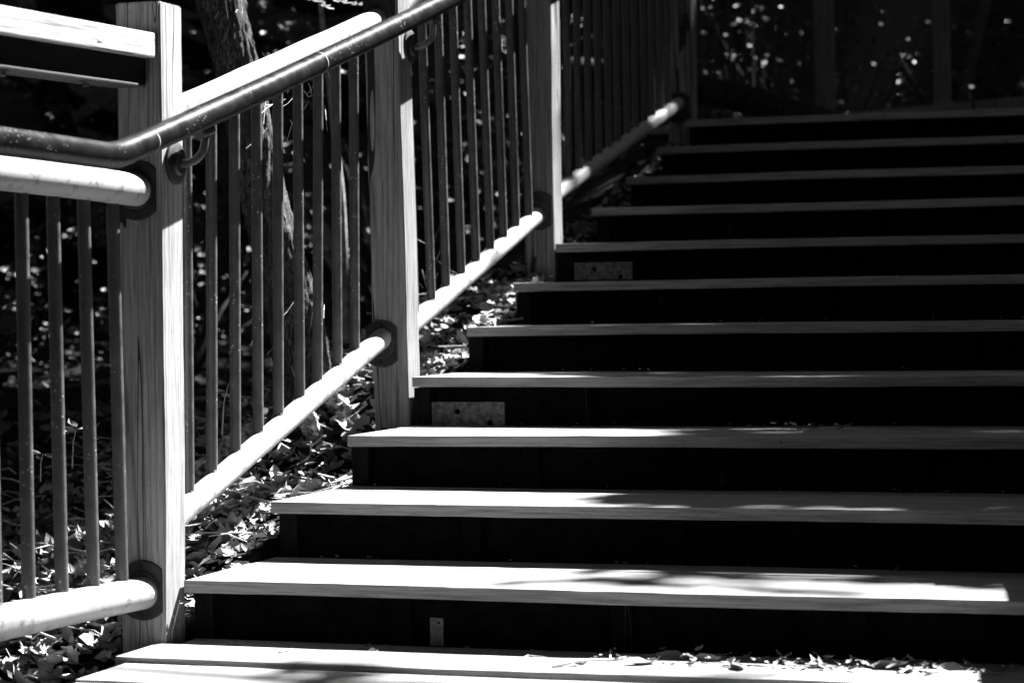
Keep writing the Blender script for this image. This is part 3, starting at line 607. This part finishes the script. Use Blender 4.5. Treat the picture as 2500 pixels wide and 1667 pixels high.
for pts_, rr0 in (([(-0.396, 1.6, 0.483), (-0.329, 1.57, 0.455), (-0.27, 1.54, 0.423), (-0.233, 1.52, 0.385), (-0.19, 1.5, 0.342)], .030), ([(-0.303, 1.5, 0.303), (-0.261, 1.5, 0.322), (-0.208, 1.5, 0.331), (-0.143, 1.5, 0.353)], .018), ([(-0.346, 1.45, 0.433), (-0.323, 1.45, 0.378), (-0.309, 1.45, 0.328), (-0.307, 1.45, 0.29)], .030), ([(-.50, 1.5, .36), (-.58, 1.35, .26), (-.64, 1.2, .15)], .035)):
    bm = bmesh.new(); s_ = smooth_path(pts_, 6); tube(bm, s_, [lerp(rr0, rr0 * .45, i / (len(s_) - 1)) for i in range(len(s_))], 14)
    bmesh.ops.subdivide_edges(bm, edges=list(bm.edges), cuts=2)
    for v in bm.verts:
        c0 = v.co.copy(); v.co += Vector((mnoise.noise(c0 * 38), mnoise.noise(c0 * 38 + Vector((9, 0, 0))), mnoise.noise(c0 * 38 + Vector((0, 9, 0))))) * .014 + Vector((mnoise.noise(c0 * 130), mnoise.noise(c0 * 130 + Vector((5, 0, 0))), mnoise.noise(c0 * 130 + Vector((0, 5, 0))))) * .007
    finish("root", bm, M_MOSS, lt, smooth=True)

sap = thing("sapling", "thin blurred sapling in the dark, seen between the bars right of the leaning tree", "tree")
bm = bmesh.new(); sp2 = smooth_path([(-1.30, 4.2, .3), (-1.31, 4.2, .986), (-1.327, 4.2, 1.241), (-1.348, 4.2, 1.418), (-1.42, 4.25, 2.0), (-1.5, 4.3, 3.2)], 6); tube(bm, sp2, [lerp(.016, .008, i / (len(sp2) - 1)) for i in range(len(sp2))], 10)
finish("trunk", bm, M_TWIG, sap, smooth=True)
bm = bmesh.new(); tube(bm, [(-1.42, 4.25, 2.0), (-1.2, 4.4, 2.3), (-1.0, 4.5, 2.7)], [.007, .005, .003], 6); finish("limb", bm, M_TWIG, sap, smooth=True)
# ------------------------------------------------------------------ leaf litter
def scatter(n, x0, x1, y0, y1):
    x = RNG.uniform(x0, x1, n); y = RNG.uniform(y0, y1, n); return x, y, ground(x, y)
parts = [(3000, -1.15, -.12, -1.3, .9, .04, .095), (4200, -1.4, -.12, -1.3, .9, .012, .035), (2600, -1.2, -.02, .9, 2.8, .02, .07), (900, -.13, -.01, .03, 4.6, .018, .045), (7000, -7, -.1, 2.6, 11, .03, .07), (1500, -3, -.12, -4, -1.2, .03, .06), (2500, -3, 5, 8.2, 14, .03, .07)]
for tmpl, tname, sub, lm in ((LEAF_CURL, 'a', parts[:4] + parts[5:6], M_LITTER), (LEAF_LOBE, 'b', parts[:4] + parts[5:6], M_LITTER), (LEAF_CURL, 'c', parts[4:5] + parts[6:] + [(2600, -2.8, -1.0, -1.2, 3.4, .03, .08)], M_LEAF_SHADE)):
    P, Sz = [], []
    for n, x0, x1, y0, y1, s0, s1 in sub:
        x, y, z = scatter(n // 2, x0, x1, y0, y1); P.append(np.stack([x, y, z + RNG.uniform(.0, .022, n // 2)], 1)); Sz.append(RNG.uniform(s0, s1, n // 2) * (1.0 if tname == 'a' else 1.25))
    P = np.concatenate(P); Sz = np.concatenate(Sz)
    mm = xforms(P, .42, Sz); o = mass("leaf_litter", tmpl[0], tmpl[1], mm, lm); tag(o, {"a": "dry fallen leaves covering the ground beside the stairs", "b": "lobed dry leaves scattered through the litter", "c": "fallen leaves coloured dark as forest shade"}[tname], None, kind='stuff')
# twigs in the litter (joined)
bm = bmesh.new()
for i in range(620):
    x = random.uniform(-1.4, -.06); y = random.uniform(-1.0, 2.6); z = float(ground(x, y)) + random.uniform(.01, .035); a = random.uniform(0, 6.28); L_ = random.uniform(.04, .16)
    tube(bm, [(x, y, z), (x + L_ * .5 * math.cos(a), y + L_ * .5 * math.sin(a), z + random.uniform(-.005, .02)), (x + L_ * math.cos(a + .3), y + L_ * math.sin(a + .3), z + random.uniform(-.005, .03))], random.uniform(.0008, .0028), 5)
o = finish("twig_litter", bm, M_TWIG, None); tag(o, "small dead twigs lying among the dry leaves", None, kind='stuff')

# ------------------------------------------------------------------ understory shrubs
def shrub(x, y, z0, h, w_, n, label, size=(.03, .07), mt=None):
    sh = thing("shrub", label, "shrub", "shrubs in the dark wood")
    bm = bmesh.new()
    for i in range(7):
        a = random.uniform(0, 6.28); q = w_ * random.uniform(.3, .9)
        tube(bm, [(x, y, z0 - .1), (x + q * .4 * math.cos(a), y + q * .4 * math.sin(a), z0 + h * .5), (x + q * math.cos(a), y + q * math.sin(a), z0 + h * random.uniform(.75, 1))], [.012, .008, .003], 6)
    finish("stem", bm, M_BARK2, sh, smooth=True)
    P = np.stack([x + RNG.normal(0, w_ * .5, n), y + RNG.normal(0, w_ * .5, n), z0 + h * RNG.uniform(.12, 1.05, n)], 1)
    mass("foliage", *LEAF_CURL, xforms(P, .45, RNG.uniform(size[0], size[1], n)), mt or M_GREEN2, sh); return sh
SH = [(-3.1, 6.6, "low shrub behind the gap after the nearest post"), (-4.6, 7.6, "shrub in the dark at the far left"), (-3.9, 5.6, "small shrub low behind the left balusters"), (-5.6, 9.6, "distant shrub high at the left edge"),
      (-3.0, 9.4, "tall shrub between the leaning tree and the second post"), (-2.2, 7.2, "shrub behind the lower stair balusters"), (-1.6, 8.4, "shrub behind the bars right of the second post"), (-1.3, 6.8, "sprawling shrub low behind the second section of bars"),
      (-.9, 9.6, "shrub behind the bars right of the third post"), (-.75, 10.9, "sunlit tangle beside the top of the fourth post"), (-.35, 9.9, "low shrub behind the fallen log"), (.15, 11.2, "shrub between the two upper posts"), (.65, 10.4, "shrub in the dark at the upper right corner"), (-2.4, 4.9, "low plant behind the leaning tree base")]
GA = np.array(GLINTS); SA = np.array([(a, b) for a, b, _ in SH])
gown = np.argmin((GA[:, None, 0] - SA[None, :, 0]) ** 2 + (GA[:, None, 1] - SA[None, :, 1]) ** 2, axis=1)
for i, (sx, sy, lab) in enumerate(SH):
    q = GA[gown == i]; z0 = float(ground(sx, sy)); zt = max([z0 + .7] + [float(v) for v in q[:, 2]])
    sh = thing("shrub", lab, "shrub", "shrubs in the dark wood")
    bm = bmesh.new()
    for p in q[::2]:
        tube(bm, [(sx, sy, z0 - .1), ((sx + p[0]) / 2 + .05, (sy + p[1]) / 2, z0 + (p[2] - z0) * .6), (p[0], p[1], max(p[2] - .03, z0 + .02))], [.012, .008, .003], 6)
    if not len(q): tube(bm, [(sx, sy, z0 - .1), (sx, sy, z0 + .6)], [.012, .003], 6)
    finish("stem", bm, M_BARK2, sh, smooth=True)
    P = [np.stack([RNG.normal(sx, .45, 160), RNG.normal(sy, .5, 160), RNG.uniform(z0, zt + .1, 160)], 1)]
    for p in q:
        nl = (2 + int(p[3]) * 2) if p[1] < 8.9 else 1 + int(p[3]); P.append(np.stack([RNG.normal(p[0], .012 + .010 * p[3], nl), RNG.normal(p[1], .02, nl), RNG.normal(p[2], .010 + .010 * p[3], nl)], 1))
    P = np.concatenate(P); sz = RNG.uniform(.035, .075, len(P)); mass("foliage", *LEAF_CURL, xforms(P, .5, sz), M_GREEN2, sh)

# ------------------------------------------------------------------ debris on the landing and treads
def deck_leaf(x, y, z, s, tmpl, label, rz=0, tilt=(0, 0), mt=None, name="dry_leaf"):
    bm = bmesh.new(); vs_ = [bm.verts.new(Vector(v) * s) for v in tmpl[0]]
    for f in tmpl[1]: bm.faces.new([vs_[i] for i in f])
    bmesh.ops.subdivide_edges(bm, edges=list(bm.edges), cuts=1, use_grid_fill=True, smooth=.4)
    bmesh.ops.rotate(bm, verts=bm.verts, matrix=Euler((tilt[0], tilt[1], rz)).to_matrix(), cent=(0, 0, 0))
    mz = min(v.co.z for v in bm.verts)
    for v in bm.verts: v.co += Vector((x, y, z - mz + .0006))
    o = finish(name, bm, mt or M_LITTER, None, smooth=True); return tag(o, label, "leaf", "dry leaves on the landing")
def twig(x, y, z, L_, a, label, r=.002, kink=.3):
    bm = bmesh.new(); p = [Vector((x, y, z + r))]; n = 6; ang = a
    for i in range(n):
        ang += random.uniform(-kink, kink); p.append(p[-1] + Vector((math.cos(ang), math.sin(ang), 0)) * L_ / n); p[-1].z = z + r + random.uniform(0, .006)
    tube(bm, p, [lerp(r, r * .5, i / n) for i in range(n + 1)], 7)
    q = p[3]; tube(bm, [q, q + Vector((math.cos(ang + .9), math.sin(ang + .9), .15)) * L_ * .25], r * .5, 5)
    o = finish("twig", bm, M_TWIG, None, smooth=True); return tag(o, label, "twig", "twigs on the landing")

for (x, y, sz, tm, rz, tx, lab) in ((.446, -.10, .034, LEAF_CURL, 1.3, 1.3, "small curled leaf standing on edge on the landing, left of the middle"), (.132, -.071, .045, LEAF_CURL, .2, .2, "small leaf at the back left of the landing below the first step"),
        (.269, -.13, .04, LEAF_CURL, 1.2, .1, "narrow leaf lying flat near the left end of the landing"),
        (1.00, -.135, .085, LEAF_CURL, .5, .1, "cupped leaf at the left end of the debris row"), (1.05, -.06, .09, LEAF_CURL, .1, .3, "arched leaf behind the debris row near the riser"),
        (1.11, -.075, .085, LEAF_CURL, 2.8, .5, "big curled leaf in the middle left of the debris row"), (1.19, -.15, .075, LEAF_CURL, 2.0, .15, "dark-edged curled leaf in front of the debris row"),
        (1.34, -.09, .09, LEAF_LOBE, .9, .35, "crumpled lobed leaf in the middle of the debris row"), (1.455, -.09, .11, LEAF_CURL, 3.0, .2, "long flat leaf right of the middle of the debris row"),
        (1.50, -.13, .06, LEAF_CURL, 4.0, .2, "small curled leaf right of the long flat leaf"), (1.58, -.09, .08, LEAF_CURL, .3, .5, "dark curled leaf at the right end of the debris row"), (.89, -.17, .05, LEAF_CURL, 1.0, .3, "torn leaf under the forked twig on the landing")):
    deck_leaf(x, y, .003, sz * .85, tm, lab, rz, (tx, .15))
for (x, y, z, L_, a, r, lab) in ((.85, -.205, .003, .26, .55, .0035, "thick forked twig at the left end of the debris row"), (.70, -.13, .003, .12, .1, .0012, "thin straight twig on the landing below the small plate"), (1.0, -.07, .003, .18, -.2, .002, "bent twig crossing the debris row"),
        (1.25, -.12, .003, .16, 2.7, .002, "twig beside the crumpled leaf"), (1.42, -.06, .003, .14, .9, .0012, "fine twig sticking up by the long leaf"), (.29, -.12, .003, .11, -.2, .001, "hair-thin curved twig at the left of the landing"),
        (1.05, 1.18, .3745, .16, .2, .0022, "twig lying on the third step"), (1.12, 1.24, .3745, .10, 1.4, .0018, "short twig crossing another on the third step")):
    twig(x, y, z, L_, a, lab, r)
# crumbs: bits of leaf and bark, joined
P = np.stack([np.concatenate([RNG.normal(1.28, .20, 170), RNG.uniform(.05, 1.9, 40), RNG.normal(1.1, .08, 40)]), np.concatenate([RNG.normal(-.09, .03, 170), RNG.uniform(-.08, .0, 40), RNG.normal(1.2, .04, 40)]),
              np.concatenate([RNG.uniform(.006, .02, 170), np.full(40, .006), RNG.uniform(.378, .388, 40)])], 1)
o = mass("leaf_crumbs", *LEAF_CURL, xforms(P, .22, RNG.uniform(.006, .028, len(P))), M_LITTER); tag(o, "broken leaf bits and bark crumbs along the back of the landing", None, kind='stuff')
bk = [k for k in range(1, 9)]
P = np.stack([RNG.uniform(.02, 1.8, 200), np.zeros(200), np.zeros(200)], 1)
for i in range(200):
    k = bk[i % 8]; P[i, 1] = k * RUN + .03 - RNG.uniform(0, .03); P[i, 2] = k * RISE + .004
o = mass("leaf_crumbs", *LEAF_CURL, xforms(P, .3, RNG.uniform(.004, .014, 200)), M_LITTER); tag(o, "crumbs of bark caught at the back of the treads", None, kind='stuff')

# seedlings and sprigs
def seedling(x, y, z, h, n, s, label, mt=M_LITTER, name="seedling", lean=.2):
    sd = thing(name, label, "plant")
    bm = bmesh.new(); tube(bm, [(x, y, z - .03), (x + lean * h * .3, y, z + h * .5), (x + lean * h, y, z + h)], [.0018, .0014, .0008], 6); finish("stem", bm, M_TWIG, sd)
    for i in range(n):
        a = 6.28 * i / n + random.uniform(-.3, .3); t = random.uniform(.6, 1.0)
        c = Vector((x + lean * h * t, y, z + h * t)); d = Vector((math.cos(a), math.sin(a), random.uniform(-.3, .25)))
        u = d.normalized(); nn = (Vector((0, 0, 1)) - u * u.z).normalized(); v = nn.cross(u)
        bm = bmesh.new(); vs_ = [bm.verts.new(c + (u * (p[0] + .6) + v * p[1] * .9 + nn * p[2]) * s) for p in LEAF_CURL[0]]
        for f in LEAF_CURL[1]: bm.faces.new([vs_[i_] for i_ in f])
        finish("leaf", bm, mt, sd)
for a in ((-.66, .75, .33, .07, 6, .06, "broad-leaved seedling between the second and third bars of the landing railing"), (-.72, .70, .30, .04, 5, .045, "low seedling behind the first bars of the landing railing"),
          (-.56, .85, .27, .06, 5, .045, "small seedling beside the nearest post, behind the bars"), (-.02, -.045, -.04, .13, 6, .012, "tiny sprouting sprig at the foot of the nearest post"), (-.35, .95, .40, .10, 5, .04, "seedling behind the first bars past the nearest post")): seedling(*a)
# sunlit hanging sprays above the top rail
bs = thing("leafy_branch", "overexposed hanging leaves at the top edge between trunk and second post", "branch")
bm = bmesh.new(); tube(bm, smooth_path([(-.80, 2.15, 1.74), (-.55, 1.95, 1.66), (-.40, 1.9, 1.60), (-.30, 1.88, 1.57)], 5), [.004] * 8 + [.002] * 8, 6); finish("stem", bm, M_TWIG, bs)
for (x, z, s, a) in ((-.48, 1.565, .075, -.35), (-.44, 1.545, .06, -.5), (-.39, 1.555, .075, -.3), (-.34, 1.545, .06, -.15), (-.52, 1.60, .06, .1), (-.41, 1.60, .07, .0), (-.62, 1.62, .05, -.3)):
    bm = bmesh.new(); u = Vector((math.cos(a), 0, math.sin(a))); nn = Vector((-math.sin(a) * .6, -.35, math.cos(a))).normalized(); v = nn.cross(u).normalized()
    vs_ = [bm.verts.new(Vector((x, 1.9, z)) + (u * p[0] + v * p[1] * .8 + nn * p[2]) * s) for p in LEAF_LOBE[0]]
    for f in LEAF_LOBE[1]: bm.faces.new([vs_[i_] for i_ in f])
    finish("leaf", bm, M_LITTER, bs)
# dead twig tangles and cobweb strands behind the bars
for j, (cx, cy, cz, n, L_, lab) in enumerate(((-.17, .95, 1.20, 16, .10, "tangle of dead twigs and web behind the upper middle bars"), (-.17, 1.15, 1.24, 14, .09, "web-covered twig tangle left of the second post"), (-.22, .80, 1.33, 5, .06, "bare twig crossing the dark above the top rail"),
        (-.25, 2.2, .80, 12, .16, "tangle of pale bare twigs right of the second post"), (-.3, 1.25, .62, 8, .10, "bare curling twigs above the litter near the leaning tree"))):
    bm = bmesh.new()
    for i in range(n):
        p = Vector((cx + random.gauss(0, .03), cy + random.gauss(0, .05), cz + random.gauss(0, .045))); a = random.uniform(0, 6.28)
        d = Vector((random.uniform(-.6, .6), math.cos(a), math.sin(a))).normalized() * L_ * random.uniform(.3, 1)
        tube(bm, [p, p + d * .5 + Vector((0, 0, random.uniform(-.01, .01))), p + d], random.choice((.0004, .0005, .0006, .0012 if j > 2 else .0005)), 4)
    o = finish("twig_tangle", bm, M_WEB, None); tag(o, lab, None, kind="stuff")
